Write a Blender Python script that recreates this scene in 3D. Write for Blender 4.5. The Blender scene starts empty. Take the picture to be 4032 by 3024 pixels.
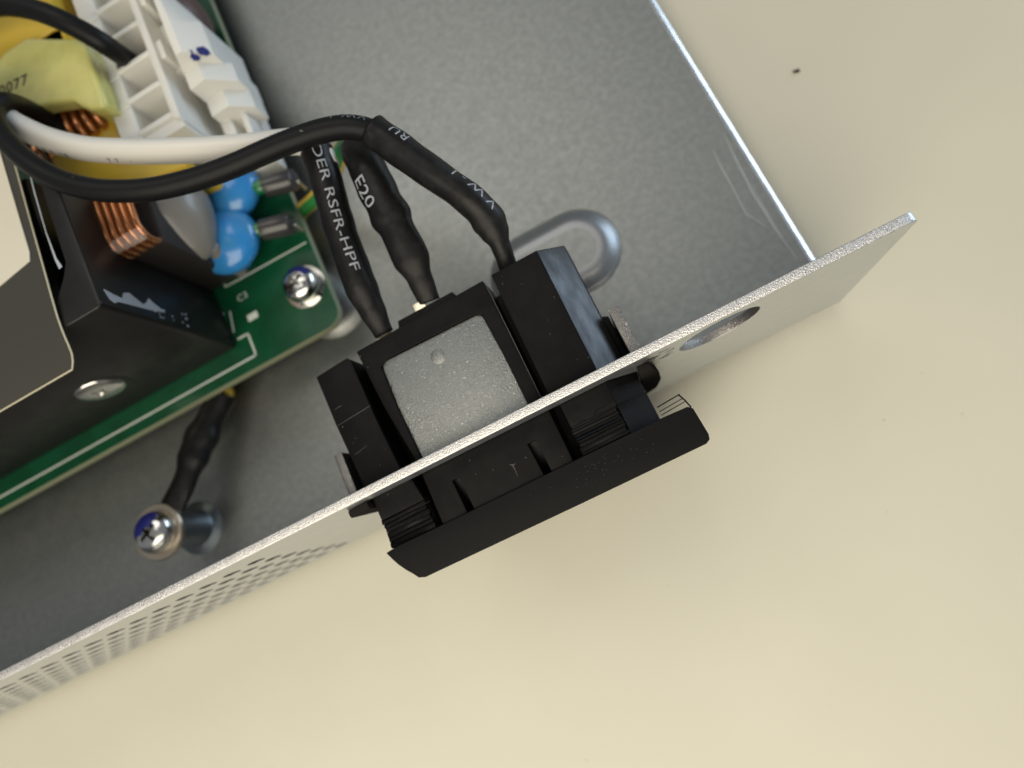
import bpy, bmesh, math, random
from mathutils import Vector, Matrix
random.seed(7)
S = 0.001                                   # everything below is written in millimetres
PI = math.pi
scene = bpy.context.scene
col = scene.collection

# ------------------------------------------------------------------ camera, world, lamps, exposure
cam_data = bpy.data.cameras.new('camera')
cam = bpy.data.objects.new('camera', cam_data)
col.objects.link(cam)
mw = Matrix(((0.88035, 0.45146, 0.14548, -31.35926), (-0.41450, 0.88135, -0.22672, -11.72290), (-0.23057, 0.13929, 0.96303, 95.49197), (0.00000, 0.00000, 0.00000, 1.00000)))
mw.translation = mw.translation * S
cam.matrix_world = mw
cam_data.sensor_width = 36
cam_data.lens = 36 * 2600 / 4032
cam_data.clip_start = 0.005
cam_data.clip_end = 20
cam_data.dof.use_dof = True
cam_data.dof.focus_distance = 0.0655
cam_data.dof.aperture_fstop = 20
cam_data.dof.aperture_blades = 0
scene.camera = cam

world = bpy.data.worlds.new('World')
scene.world = world
world.use_nodes = True
bg = world.node_tree.nodes['Background']
bg.inputs[0].default_value = (0.92, 0.96, 1.0, 1)
bg.inputs[1].default_value = 0.215

def area_lamp(name, loc, target, sx, sy, power, color):
    d = bpy.data.lights.new(name, 'AREA')
    d.shape = 'RECTANGLE'; d.size = sx; d.size_y = sy; d.energy = power; d.color = color
    o = bpy.data.objects.new(name, d); col.objects.link(o)
    o.location = loc
    o.rotation_euler = (Vector(target) - Vector(loc)).to_track_quat('-Z', 'Y').to_euler()
    return o
T0 = (-0.045, 0.02, 0.01)
area_lamp('warm_lamp', (-0.15, -0.22, 0.28), T0, 0.38, 0.38, 1.62, (1.0, 0.912, 0.745))
area_lamp('ceiling_panel', (-0.3, 1.1, 2.0), T0, 1.4, 1.1, 8.8, (1.0, 0.96, 0.88))
area_lamp('window_lamp', (1.25, 0.35, 0.27), T0, 0.9, 0.46, 6.6, (0.64, 0.81, 1.0))

scene.view_settings.view_transform = 'Standard'
scene.view_settings.look = 'None'
scene.view_settings.exposure = 0.0
scene.view_settings.gamma = 1.0

# ------------------------------------------------------------------ materials
def mat(name, base, rough=0.5, metal=0.0, bump=None, mix=None, alpha=1.0, coat=0.0, spec=0.5, sss=0.0, trans=0.0,
        aniso=0.0, rough_var=None, flecks=None, stretch=None):
    """bump=(scale per mm, strength)  mix=(scale per mm, colour 2, low, high)  flecks=(scale, threshold, colour)"""
    m = bpy.data.materials.new(name); m.use_nodes = True
    nt = m.node_tree; N = nt.nodes; L = nt.links
    p = N['Principled BSDF']
    p.inputs['Base Color'].default_value = (*base, 1)
    p.inputs['Roughness'].default_value = rough
    p.inputs['Metallic'].default_value = metal
    p.inputs['Alpha'].default_value = alpha
    p.inputs['Coat Weight'].default_value = coat
    p.inputs['Coat Roughness'].default_value = 0.12
    p.inputs['Specular IOR Level'].default_value = spec
    if sss:
        p.inputs['Subsurface Weight'].default_value = sss
        p.inputs['Subsurface Radius'].default_value = (1, 0.8, 0.5)
        p.inputs['Subsurface Scale'].default_value = 0.0008
    p.inputs['Transmission Weight'].default_value = trans
    p.inputs['Anisotropic'].default_value = aniso
    tc = N.new('ShaderNodeTexCoord')
    vec = tc.outputs['Object']
    if stretch:
        mp = N.new('ShaderNodeMapping'); mp.inputs['Scale'].default_value = stretch
        L.new(vec, mp.inputs['Vector']); vec = mp.outputs['Vector']
    def noise(scale, detail=4):
        n = N.new('ShaderNodeTexNoise'); n.inputs['Scale'].default_value = scale / S
        n.inputs['Detail'].default_value = detail
        L.new(vec, n.inputs['Vector']); return n
    csock = None
    if mix:
        n = noise(mix[0]); r = N.new('ShaderNodeValToRGB')
        r.color_ramp.elements[0].position = mix[2]; r.color_ramp.elements[1].position = mix[3]
        r.color_ramp.elements[0].color = (*base, 1); r.color_ramp.elements[1].color = (*mix[1], 1)
        L.new(n.outputs['Fac'], r.inputs['Fac']); csock = r.outputs['Color']
    if flecks:
        n = noise(flecks[0], 2); r = N.new('ShaderNodeValToRGB')
        r.color_ramp.elements[0].position = flecks[1]; r.color_ramp.elements[1].position = flecks[1] + 0.02
        L.new(n.outputs['Fac'], r.inputs['Fac'])
        mx = N.new('ShaderNodeMix'); mx.data_type = 'RGBA'
        L.new(r.outputs['Color'], mx.inputs[0])
        if csock: L.new(csock, mx.inputs[6])
        else: mx.inputs[6].default_value = (*base, 1)
        mx.inputs[7].default_value = (*flecks[2], 1)
        csock = mx.outputs[2]
    if csock: L.new(csock, p.inputs['Base Color'])
    if rough_var:
        n = noise(rough_var[0]); mr = N.new('ShaderNodeMapRange')
        mr.inputs['From Min'].default_value = 0.3; mr.inputs['From Max'].default_value = 0.7
        mr.inputs['To Min'].default_value = rough_var[1]; mr.inputs['To Max'].default_value = rough_var[2]
        L.new(n.outputs['Fac'], mr.inputs['Value']); L.new(mr.outputs['Result'], p.inputs['Roughness'])
    if bump:
        n = noise(bump[0], 3); b = N.new('ShaderNodeBump')
        b.inputs['Strength'].default_value = bump[1]; b.inputs['Distance'].default_value = 0.1 * S
        L.new(n.outputs['Fac'], b.inputs['Height']); L.new(b.outputs['Normal'], p.inputs['Normal'])
    return m

M = {}
M['desk'] = mat('desk_laminate', (0.64, 0.612, 0.50), 0.5, bump=(1.1, 0.06), mix=(0.06, (0.625, 0.597, 0.486), 0.35, 0.65), flecks=(0.42, 0.775, (0.56, 0.53, 0.42)))
M['plate'] = mat('galvanised_sheet', (0.355, 0.366, 0.352), 0.47, 1.0, bump=(3.0, 0.11), mix=(1.0, (0.308, 0.319, 0.307), 0.36, 0.64), rough_var=(0.5, 0.45, 0.49))
M['worn'] = mat('stretched_sheet', (0.37, 0.38, 0.385), 0.42, 0.9, bump=(1.6, 0.03))
M['tongue'] = mat('dull_torn_metal', (0.30, 0.285, 0.27), 0.42, 1.0, bump=(5.0, 1.0), flecks=(4.0, 0.68, (0.75, 0.73, 0.7)))
M['rolled'] = mat('rolled_bright_edge', (0.80, 0.82, 0.84), 0.30, 1.0, bump=(2.2, 0.35), stretch=(1.0, 0.35, 1.0))
M['punched'] = mat('shade_dark_hole_edge', (0.05, 0.045, 0.042), 0.5, 0.5, bump=(4.0, 0.3))  # hole walls near black: the shade inside the vents put into the colour
M['panel'] = mat('aluminium_sheet', (0.56, 0.585, 0.605), 0.36, 0.9, bump=(2.0, 0.03), rough_var=(0.8, 0.32, 0.42))
M['cut'] = mat('sheared_metal_edge', (0.78, 0.76, 0.74), 0.33, 1.0, bump=(7.5, 1.0), stretch=(0.7, 1.0, 1.0), rough_var=(5.0, 0.2, 0.5))
M['black'] = mat('moulded_black_plastic', (0.0050, 0.0046, 0.0046), 0.46, spec=0.13, bump=(7.0, 0.08), mix=(0.5, (0.007, 0.0065, 0.0063), 0.4, 0.6), flecks=(2.6, 0.755, (0.25, 0.24, 0.22)))
M['gloss'] = mat('worn_glossy_plastic', (0.006, 0.0062, 0.0072), 0.27, spec=0.5, bump=(2.5, 0.12), rough_var=(1.0, 0.22, 0.40), stretch=(1.0, 0.35, 1.0))
M['grain'] = mat('grained_black_plastic', (0.0052, 0.0048, 0.0047), 0.44, spec=0.15, bump=(9.0, 0.22), flecks=(5.0, 0.80, (0.16, 0.15, 0.14)))
M['inset'] = mat('brushed_steel_inset', (0.29, 0.30, 0.29), 0.36, 1.0, bump=(8.5, 0.7), rough_var=(6.0, 0.25, 0.5), stretch=(0.6, 1.0, 1.0), flecks=(7.5, 0.70, (0.95, 0.95, 0.93)))  # near-white flecks paint the metal's sparkle into the base colour
M['steel'] = mat('plated_steel', (0.72, 0.71, 0.68), 0.16, 1.0, bump=(1.2, 0.06))
M['nickel'] = mat('nickel_washer', (0.55, 0.47, 0.37), 0.33, 1.0, bump=(2.0, 0.08))
M['tin'] = mat('tinned_terminal', (0.75, 0.68, 0.52), 0.25, 1.0)
M['zinc'] = mat('zinc_post', (0.24, 0.27, 0.29), 0.42, 1.0, bump=(1.0, 0.05))
M['shrink'] = mat('heat_shrink', (0.0075, 0.0072, 0.0072), 0.40, spec=0.27, bump=(0.8, 0.45), rough_var=(0.7, 0.33, 0.5), mix=(0.7, (0.014, 0.0135, 0.013), 0.5, 0.75))
M['pvc_black'] = mat('black_pvc', (0.0060, 0.0061, 0.0068), 0.44, spec=0.20, bump=(0.8, 0.08), flecks=(1.5, 0.76, (0.12, 0.12, 0.12)))
M['pvc_white'] = mat('white_pvc', (0.80, 0.77, 0.70), 0.30, sss=0.15)
M['pvc_yellow'] = mat('yellow_pvc', (0.72, 0.48, 0.05), 0.38)
M['pvc_green'] = mat('green_pvc', (0.03, 0.20, 0.05), 0.38)
M['print'] = mat('white_print', (0.36, 0.38, 0.42), 0.6)
M['print_dim'] = mat('worn_grey_print', (0.16, 0.17, 0.19), 0.6)
M['ink_black'] = mat('black_print', (0.03, 0.026, 0.015), 0.6)
M['ink_blue'] = mat('blue_marker', (0.012, 0.016, 0.16), 0.35, coat=0.4)
M['mask'] = mat('green_solder_mask', (0.004, 0.070, 0.028), 0.34, bump=(0.6, 0.04), mix=(0.3, (0.003, 0.055, 0.022), 0.4, 0.6), coat=0.08, spec=0.35)
M['fr4'] = mat('board_edge_laminate', (0.30, 0.32, 0.20), 0.65, bump=(3.0, 0.3))
M['silk'] = mat('silkscreen_white', (0.62, 0.66, 0.60), 0.6)
M['nylon'] = mat('white_nylon', (0.80, 0.79, 0.74), 0.42, sss=0.25, bump=(1.0, 0.03))
M['bobbin'] = mat('yellow_bobbin', (0.62, 0.42, 0.03), 0.42, bump=(1.0, 0.03))
M['tape'] = mat('yellow_polyester_tape', (0.70, 0.66, 0.23), 0.22, coat=0.3, bump=(0.22, 0.5), mix=(0.13, (0.56, 0.54, 0.17), 0.42, 0.62))
M['copper'] = mat('enamelled_copper', (0.62, 0.25, 0.10), 0.26, 0.85, coat=0.4)
M['varnish'] = mat('clear_varnish', (0.9, 0.85, 0.8), 0.1, alpha=0.22)
M['core_and_shade'] = mat('ferrite_and_shade_black', (0.02, 0.017, 0.016), 0.5)
M['cap_grey'] = mat('grey_epoxy', (0.20, 0.19, 0.175), 0.34, coat=0.25, bump=(0.2, 0.05))
M['cap_blue'] = mat('blue_epoxy', (0.025, 0.23, 0.60), 0.24, coat=0.5, bump=(0.5, 0.06), mix=(0.25, (0.05, 0.25, 0.52), 0.45, 0.7))
M['crimp'] = mat('green_sleeving', (0.01, 0.16, 0.05), 0.2, coat=0.6, bump=(2.2, 0.8))
M['bead'] = mat('ferrite_bead', (0.035, 0.033, 0.034), 0.26, coat=0.3)
M['anod'] = mat('black_anodised', (0.010, 0.0095, 0.009), 0.34, spec=0.35, bump=(2.5, 0.05), rough_var=(0.4, 0.28, 0.42), flecks=(1.8, 0.77, (0.12, 0.12, 0.11)))
M['film'] = mat('smoky_film', (0.072, 0.068, 0.059), 0.22, alpha=0.72, bump=(0.12, 0.25))
M['film_edge'] = mat('film_cut_edge', (0.52, 0.48, 0.33), 0.35)
M['paper'] = mat('cream_paper_label', (0.68, 0.64, 0.53), 0.6, bump=(3.0, 0.05))
M['paste'] = mat('white_paste', (0.42, 0.46, 0.52), 0.55, bump=(1.5, 0.5))
M['brown'] = mat('brown_varistor', (0.11, 0.065, 0.055), 0.4)
M['scratch'] = mat('bright_scratch', (0.80, 0.82, 0.84), 0.35, 0.6)
M['scuff'] = mat('black_rub_mark', (0.02, 0.018, 0.017), 0.9, spec=0.0)
M['crumb'] = mat('dark_crumb', (0.012, 0.010, 0.009), 0.8)
M['scuff_grey'] = mat('grey_scuff', (0.10, 0.097, 0.09), 0.7)
M['speck'] = mat('pale_dust', (0.55, 0.54, 0.5), 0.8)

# ------------------------------------------------------------------ builders
class MB:
    """collects shapes in millimetres, world position; build() makes ONE mesh object"""
    def __init__(self): self.v = []; self.f = []; self.mi = []
    def add(self, vs, fs, mi=0):
        n = len(self.v); self.v += [Vector(p) for p in vs]
        for f in fs: self.f.append([i + n for i in f]); self.mi.append(mi)
    def box(self, x0, x1, y0, y1, z0, z1, mi=0):
        self.add([(x0,y0,z0),(x1,y0,z0),(x1,y1,z0),(x0,y1,z0),(x0,y0,z1),(x1,y0,z1),(x1,y1,z1),(x0,y1,z1)],
                 [(3,2,1,0),(4,5,6,7),(0,1,5,4),(1,2,6,5),(2,3,7,6),(3,0,4,7)], mi)
    def prism(self, poly, a, b, axis='z', mi=0):
        n = len(poly)
        ar = sum(poly[i][0]*poly[(i+1)%n][1]-poly[(i+1)%n][0]*poly[i][1] for i in range(n))
        if ar < 0: poly = poly[::-1]
        if axis == 'z': P = lambda u, v, w: (u, v, w)
        elif axis == 'y': P = lambda u, v, w: (u, w, v)
        else: P = lambda u, v, w: (w, u, v)
        vs = [P(u, v, a) for u, v in poly] + [P(u, v, b) for u, v in poly]
        fs = [tuple(range(n))[::-1], tuple(range(n, 2*n))] + [(i, (i+1)%n, (i+1)%n+n, i+n) for i in range(n)]
        if axis == 'y': fs = [f[::-1] for f in fs]
        self.add(vs, fs, mi)
    def lathe(self, c, prof, seg=32, axis=(0,0,1), a0=0, a1=2*PI, cap=True, mi=0):
        q = Vector((0,0,1)).rotation_difference(Vector(axis).normalized()); c = Vector(c)
        full = abs(a1 - a0 - 2*PI) < 1e-6; n = seg if full else seg + 1
        vs = []
        for r, h in prof:
            for k in range(n):
                a = a0 + (a1-a0)*k/seg
                vs.append(c + q @ Vector((r*math.cos(a), r*math.sin(a), h)))
        fs = []
        for j in range(len(prof)-1):
            for k in range(seg):
                k2 = (k+1) % n
                fs.append((j*n+k, j*n+k2, (j+1)*n+k2, (j+1)*n+k))
        if cap and full:
            fs.append(tuple(range(n))[::-1]); fs.append(tuple((len(prof)-1)*n + k for k in range(n)))
        self.add(vs, fs, mi)
    def tube(self, pts, rad, seg=20, closed=False, cap=True, mi=0, arc=None):
        """rad: number or list of r or (r_side, r_depth); arc=(from, to) builds a strip round part of the tube"""
        T, Nn, B = frames(pts); n = len(pts); vs = []
        cnt = seg if arc is None else seg + 1
        for i in range(n):
            r = rad[i] if isinstance(rad, list) else rad
            rs, rd = r if isinstance(r, tuple) else (r, r)
            for k in range(cnt):
                a = 2*PI*k/seg if arc is None else arc[0] + (arc[1]-arc[0])*k/seg
                vs.append(pts[i] + B[i]*(rs*math.sin(a)) + Nn[i]*(rd*math.cos(a)))
        fs = []
        for i in range(n-1 if not closed else n):
            i2 = (i+1) % n
            for k in range(seg):
                k2 = (k+1) % cnt
                fs.append((i*cnt+k, i*cnt+k2, i2*cnt+k2, i2*cnt+k))
        if cap and not closed and arc is None:
            fs.append(tuple(range(cnt))[::-1]); fs.append(tuple((n-1)*cnt+k for k in range(cnt)))
        self.add(vs, fs, mi)
    def ball(self, c, rx, ry, rz, rot=None, seg=32, rings=20, warp=None, mi=0):
        vs = []; fs = []
        R = rot or Matrix.Identity(3)
        for j in range(rings+1):
            t = PI*j/rings
            for k in range(seg):
                a = 2*PI*k/seg
                p = Vector((math.sin(t)*math.cos(a), math.sin(t)*math.sin(a), math.cos(t)))
                if warp: p = warp(p)
                vs.append(Vector(c) + R @ Vector((p.x*rx, p.y*ry, p.z*rz)))
        for j in range(rings):
            for k in range(seg):
                fs.append((j*seg+k, (j+1)*seg+k, (j+1)*seg+(k+1)%seg, j*seg+(k+1)%seg))
        self.add(vs, fs, mi)
    def build(self, name, mats, parent=None, bevel=0.0, seg=2, smooth=30, origin=None, jitter=0.0):
        me = bpy.data.meshes.new(name)
        o0 = origin if origin is not None else (parent['origin_mm'] if parent is not None and 'origin_mm' in parent else (0,0,0))
        o0 = Vector(o0)
        bm = bmesh.new()
        bv = [bm.verts.new((p - o0) * S) for p in self.v]
        for f, mi in zip(self.f, self.mi):
            try:
                face = bm.faces.new([bv[i] for i in f]); face.material_index = mi
            except ValueError: pass
        bmesh.ops.remove_doubles(bm, verts=bm.verts, dist=1e-7)
        bmesh.ops.recalc_face_normals(bm, faces=bm.faces)
        if bevel:
            es = [e for e in bm.edges if len(e.link_faces) == 2 and e.calc_face_angle(0) > 0.6]
            bmesh.ops.bevel(bm, geom=es, offset=bevel*S, segments=seg, profile=0.6, affect='EDGES', clamp_overlap=True)
        if jitter:
            for v in bm.verts: v.co += Vector((random.uniform(-1,1), random.uniform(-1,1), random.uniform(-1,1))) * jitter * S
        if smooth:
            for f in bm.faces: f.smooth = True
            for e in bm.edges:
                if len(e.link_faces) == 2 and e.calc_face_angle(0) > math.radians(smooth): e.smooth = False
        bm.to_mesh(me); bm.free()
        return link(name, me, mats, parent, o0 if origin is not None else None)

def link(name, me, mats, parent=None, loc=None):
    for m in (mats if isinstance(mats, (list, tuple)) else [mats]): me.materials.append(M[m])
    o = bpy.data.objects.new(name, me); col.objects.link(o)
    if parent is not None:
        o.parent = parent
        if 'origin_mm' in parent: o['origin_mm'] = list(parent['origin_mm'])
    elif loc is not None: o.location = Vector(loc) * S; o['origin_mm'] = list(loc)
    return o

def tag(o, label=None, cat=None, group=None, kind=None):
    if label: o['label'] = label
    if cat: o['category'] = cat
    if group: o['group'] = group
    if kind: o['kind'] = kind
    return o

def thing(name, loc, label, cat, group=None):
    o = bpy.data.objects.new(name, None); col.objects.link(o)
    o.location = Vector(loc) * S; o['origin_mm'] = list(loc); o.empty_display_size = 0.005
    return tag(o, label, cat, group)

def frames(pts):
    n = len(pts); T = []
    for i in range(n):
        a = pts[max(i-1, 0)]; b = pts[min(i+1, n-1)]
        T.append((b-a).normalized())
    up = Vector((0,0,1))
    if abs(T[0].z) > 0.9: up = Vector((0,1,0))
    N0 = (up - T[0]*up.dot(T[0])).normalized(); Ns = [N0]
    for i in range(1, n):
        q = T[i-1].rotation_difference(T[i]); c = q @ Ns[-1]
        # relax towards straight up so that prints stay on the top side
        if abs(T[i].z) < 0.85:
            u = Vector((0,0,1)); u = (u - T[i]*u.dot(T[i])).normalized()
            c = (c*0.7 + u*0.3)
        c = (c - T[i]*c.dot(T[i])).normalized(); Ns.append(c)
    return T, Ns, [Ns[i].cross(T[i]) for i in range(n)]

def spline(pts, step=0.35):
    P = [Vector(p) for p in pts]; P = [P[0]*2-P[1]] + P + [P[-1]*2-P[-2]]; out = []
    for i in range(1, len(P)-2):
        p0, p1, p2, p3 = P[i-1:i+3]; n = max(2, int((p2-p1).length/step))
        for k in range(n):
            t = k/n
            out.append(0.5*((2*p1) + (p2-p0)*t + (2*p0-5*p1+4*p2-p3)*t*t + (3*p1-p0-3*p2+p3)*t**3))
    out.append(P[-2]); return out

def lerp_list(vals, n):
    """vals: list of (t, r or (a, b)) -> n values, smoothed"""
    out = []
    for i in range(n):
        t = i/(n-1)
        for (t0, a), (t1, b) in zip(vals, vals[1:]):
            if t0 <= t <= t1:
                f = (t-t0)/(t1-t0); f = f*f*(3-2*f)
                a2 = a if isinstance(a, tuple) else (a, a); b2 = b if isinstance(b, tuple) else (b, b)
                out.append((a2[0]+(b2[0]-a2[0])*f, a2[1]+(b2[1]-a2[1])*f)); break
    return out

def wrinkle(R, seed, amt=0.045):
    rr = random.Random(seed); ph = [(rr.uniform(0.12, 0.75), rr.uniform(0, 6.3), rr.uniform(0.3, 1.0)) for _ in range(6)]
    out = []
    for i, (a, b) in enumerate(R):
        n = sum(w*math.sin(f*i + p) for f, p, w in ph)/4; m_ = sum(w*math.sin(f*i*0.8 + p*1.7) for f, p, w in ph)/4
        out.append((a*(1 + amt*n), b*(1 + amt*m_)))
    return out

def text_mesh(txt, size, spacing=1.0, bold=0.0, cuts=0):
    c = bpy.data.curves.new('lettering', 'FONT'); c.body = txt; c.size = size; c.space_character = spacing
    c.resolution_u = 3; c.fill_mode = 'FRONT'; c.offset = bold
    o = bpy.data.objects.new('lettering', c); col.objects.link(o)
    dg = bpy.context.evaluated_depsgraph_get(); me = bpy.data.meshes.new_from_object(o.evaluated_get(dg))
    bpy.data.objects.remove(o); bpy.data.curves.remove(c)
    bm = bmesh.new(); bm.from_mesh(me); bpy.data.meshes.remove(me)
    bmesh.ops.remove_doubles(bm, verts=bm.verts, dist=size*1e-4)
    for _ in range(cuts): bmesh.ops.subdivide_edges(bm, edges=[e for e in bm.edges if e.calc_length() > size*0.18], cuts=1, use_grid_fill=False)
    bmesh.ops.triangulate(bm, faces=bm.faces)
    vs = [v.co.copy() for v in bm.verts]; fs = [[v.index for v in f.verts] for f in bm.faces]
    bm.free(); return vs, fs

def wrap_text(txt, size, pts, rad, s0, ang=0.0, rev=False, spacing=1.1, bold=0.0, yscale=1.0, off=0.03):
    """lettering laid on the skin of a tube; s0 = distance in mm along pts where the text starts"""
    T, Nn, B = frames(pts); n = len(pts); acc = [0.0]
    for i in range(1, n): acc.append(acc[-1] + (pts[i]-pts[i-1]).length)
    vs, fs = text_mesh(txt, size, spacing, bold, 2); mid = size*0.35; out = []
    for v in vs:
        d = -1 if rev else 1
        s = min(max(s0 + d*v.x, 0), acc[-1]-1e-4)
        i = max(k for k in range(n) if acc[k] <= s); i = min(i, n-2)
        f = (s-acc[i])/max(1e-6, acc[i+1]-acc[i])
        r = rad[i] if isinstance(rad, list) else rad
        rs, rd = r if isinstance(r, tuple) else (r, r)
        a = ang + d*(v.y-mid)*yscale/((rs+rd)/2)
        p = pts[i].lerp(pts[i+1], f); b = B[i].lerp(B[i+1], f).normalized(); nn = Nn[i].lerp(Nn[i+1], f).normalized()
        out.append(p + b*((rs+off)*math.sin(a)) + nn*((rd+off)*math.cos(a)))
    m = MB(); m.add(out, fs); return m

def sheet(outline, holes, thick, bevel):
    """flat sheet with holes, cut in its own x-y plane and centred on z = 0 (returns a mesh)"""
    c = bpy.data.curves.new('sheet', 'CURVE'); c.dimensions = '2D'; c.fill_mode = 'BOTH'
    c.extrude = (thick/2 - bevel)*S; c.bevel_depth = bevel*S; c.offset = -bevel*S; c.bevel_resolution = 2
    for poly in [outline] + holes:
        sp = c.splines.new('POLY'); sp.points.add(len(poly)-1); sp.use_cyclic_u = True
        for p, (x, y) in zip(sp.points, poly): p.co = (x*S, y*S, 0, 1)
    o = bpy.data.objects.new('sheet', c); col.objects.link(o)
    dg = bpy.context.evaluated_depsgraph_get(); me = bpy.data.meshes.new_from_object(o.evaluated_get(dg))
    bpy.data.objects.remove(o); bpy.data.curves.remove(c)
    return me
def circle(cx, cy, r, n=24): return [(cx+r*math.cos(2*PI*k/n), cy+r*math.sin(2*PI*k/n)) for k in range(n)]
def rrect(x0, x1, y0, y1, r, n=6):
    out = []
    for cx, cy, a in ((x1-r,y1-r,0),(x0+r,y1-r,PI/2),(x0+r,y0+r,PI),(x1-r,y0+r,3*PI/2)):
        out += [(cx+r*math.cos(a+PI/2*k/n), cy+r*math.sin(a+PI/2*k/n)) for k in range(n+1)]
    return out
def ribbon(m, pts, w, up=(0,0,1), mi=0):
    """thin flat strip (a printed or scratched line) along pts"""
    P = [Vector(p) for p in pts]; up = Vector(up); vs = []; fs = []
    for i, p in enumerate(P):
        t = (P[min(i+1, len(P)-1)] - P[max(i-1, 0)]).normalized(); s = up.cross(t).normalized()
        ww = w[i] if isinstance(w, list) else w
        vs += [p + s*ww/2, p - s*ww/2]
    for i in range(len(P)-1): fs.append((2*i, 2*i+1, 2*i+3, 2*i+2))
    m.add(vs, fs, mi)
def edge_faces(me, idx, test):
    for p in me.polygons:
        if test(p): p.material_index = idx

# ------------------------------------------------------------------ desk
d = MB(); d.box(-1400, 1400, -1400, 1400, -29, -3)
desk = tag(d.build('desk_top', 'desk', bevel=2), kind='structure')
c = MB(); c.ball((12.79, 34.24, -2.85), 0.55, 0.22, 0.16, Matrix.Rotation(-0.45, 3, 'Z'), 12, 8)
c.ball((13.05, 34.21, -2.80), 0.22, 0.24, 0.2, None, 10, 6)
tag(c.build('crumb', 'crumb', jitter=0.03, origin=(12.86, 34.31, -3.00)), 'tiny dark crumb lying on the bare cream desk', 'crumb')
c = MB(); c.ball((-2.21, -16.68, -2.95), 0.16, 0.12, 0.08, None, 8, 6)
tag(c.build('crumb', 'speck', jitter=0.02, origin=(-2.20, -16.68, -3.00)), 'pale speck of dust on the desk below the panel end', 'crumb')

# ------------------------------------------------------------------ sheet metal chassis
ch = thing('metal_chassis', (-60, 0.5, 0), 'bare metal chassis with flat tray and upright perforated rear panel', 'chassis')
OFF = Vector((-60, 0.5, 0))
# tray with a pressed oblong foot
slot = [(-28.2 + 6.4*math.cos(a), 24.1 + 6.4*math.sin(a)) for a in [(-PI/2 + PI*k/18) for k in range(19)]] + \
       [(-35.6 + 6.4*math.cos(a), 24.1 + 6.4*math.sin(a)) for a in [(PI/2 + PI*k/18) for k in range(19)]]
me = sheet([(-260, 1.2), (-0.62, 1.2), (-0.62, 260), (-260, 260)], [slot], 1.0, 0.34)
for v in me.vertices: v.co += Vector((0, 0, 0.5))*S - OFF*S
for p in me.polygons: p.use_smooth = False
me.materials.clear(); base = link('base_plate', me, ['plate', 'cut'], ch)
m = MB(); m.prism([(-0.95, 0.02), (0.0, 0.02), (0.0, 0.55), (-0.08, 0.66), (-0.45, 0.85), (-0.8, 1.01), (-0.95, 1.012)], 1.1, 260, 'y'); m.build('rolled_edge', 'rolled', ch, smooth=50, jitter=0.012)
m = MB(); n = len(slot); cx, cy = -31.9, 24.1
rings = []
for f, z in ((0.07, 0.9), (0.0, 1.0), (-0.18, 1.04), (-0.6, 1.36), (-1.1, 1.78), (-1.6, 2.13), (-2.0, 2.31), (-2.3, 2.38), (-2.7, 2.41), (-3.3, 2.415)):
    ring = []
    for k, (x, y) in enumerate(slot):
        ccx = -28.2 if k < 19 else -35.6
        dv = Vector((x-ccx, y-24.1)); dv = dv.normalized()
        ring.append((x + dv.x*f, y + dv.y*f, z))
    rings.append(ring)
for ra, rb in zip(rings, rings[1:]):
    m.add(ra + rb, [(k, (k+1) % n, n+(k+1) % n, n+k) for k in range(n)])
m.add(rings[-1], [tuple(range(n))], 1)
tag(m.build('pressed_foot', ['worn', 'plate'], ch, smooth=60), 'raised oblong embossing pressed into the tray')
# pressed boss that carries the corner of the board
m = MB(); m.lathe((-66.6, 36.6, 1.0), [(6.6, -0.05), (5.6, 0.15), (4.4, 0.9), (3.7, 2.6), (3.55, 6.3), (3.0, 6.38), (0.05, 6.38)], 40, cap=False)
m.build('board_boss', 'plate', ch, smooth=50)
# upright rear panel
inlet_hole = [(-62.9, 4.2), (-32.5, 4.2), (-29.3, 7.2), (-29.3, 24.2), (-32.4, 27.35), (-62.9, 27.35)]
vents = []
for i in range(46):
    for j in range(7):
        vents.append(circle(-79.0 - 3.5*i, 24.1 - 3.5*j, 1.06, 14))
top_r = [(-0.9 + 0.9*math.cos(a), 29.1 + 0.9*math.sin(a)) for a in (0, PI/8, PI/4, 3*PI/8, PI/2)]
me = sheet([(-260, 0.0), (0, 0.0)] + top_r + [(-1.6 - 0.85*k, 30.0 + random.uniform(-0.03, 0.03)) for k in range(304)], [inlet_hole, circle(-19.7, 24.4, 4.55, 48)] + vents, 1.05, 0.12)
for v in me.vertices:
    x, y, z = v.co; v.co = Vector((x, 0.525*S - z, y)) - OFF*S
me.update(); me.materials.clear()
panel = link('rear_panel', me, ['panel', 'cut', 'punched'], ch)
edge_faces(me, 2, lambda p: abs(p.normal.y) < 0.6 and p.center.z < 29.4*S and p.center.x < 59*S)
me.materials.append(M['tongue']); edge_faces(me, 3, lambda p: abs(p.normal.y) < 0.6 and 18*S < p.center.z < 29.4*S and 34*S < p.center.x < 46*S)
edge_faces(me, 1, lambda p: p.normal.z > 0.9 and p.center.z > 29.0*S or p.normal.x > 0.6 and p.center.x > 59*S)
m = MB(); prof = [(1.04 + 1.1*(1-math.sin(a)), 0.99 + 1.1*(1-math.cos(a))) for a in [PI/2*k/6 for k in range(7)]]
m.prism(prof + [(1.04, 0.98)], -260, -0.4, 'x'); m.build('bend', 'plate', ch, smooth=40)
# two tongues bent inwards at the inlet opening
for x0, x1, y1, z0, z1 in ((-65.6, -64.5, 7.6, 9, 23.0), (-29.0, -27.75, 7.35, 9, 25.4)):
    m = MB(); m.prism([(x0, 0.9), (x1, 0.9), (x1, y1-0.25), (x1-0.3, y1), (x0, y1-0.15)], z0, z1)
    t_ = m.build('bent_tongue', 'tongue', ch, bevel=0.1, jitter=0.02)
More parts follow.
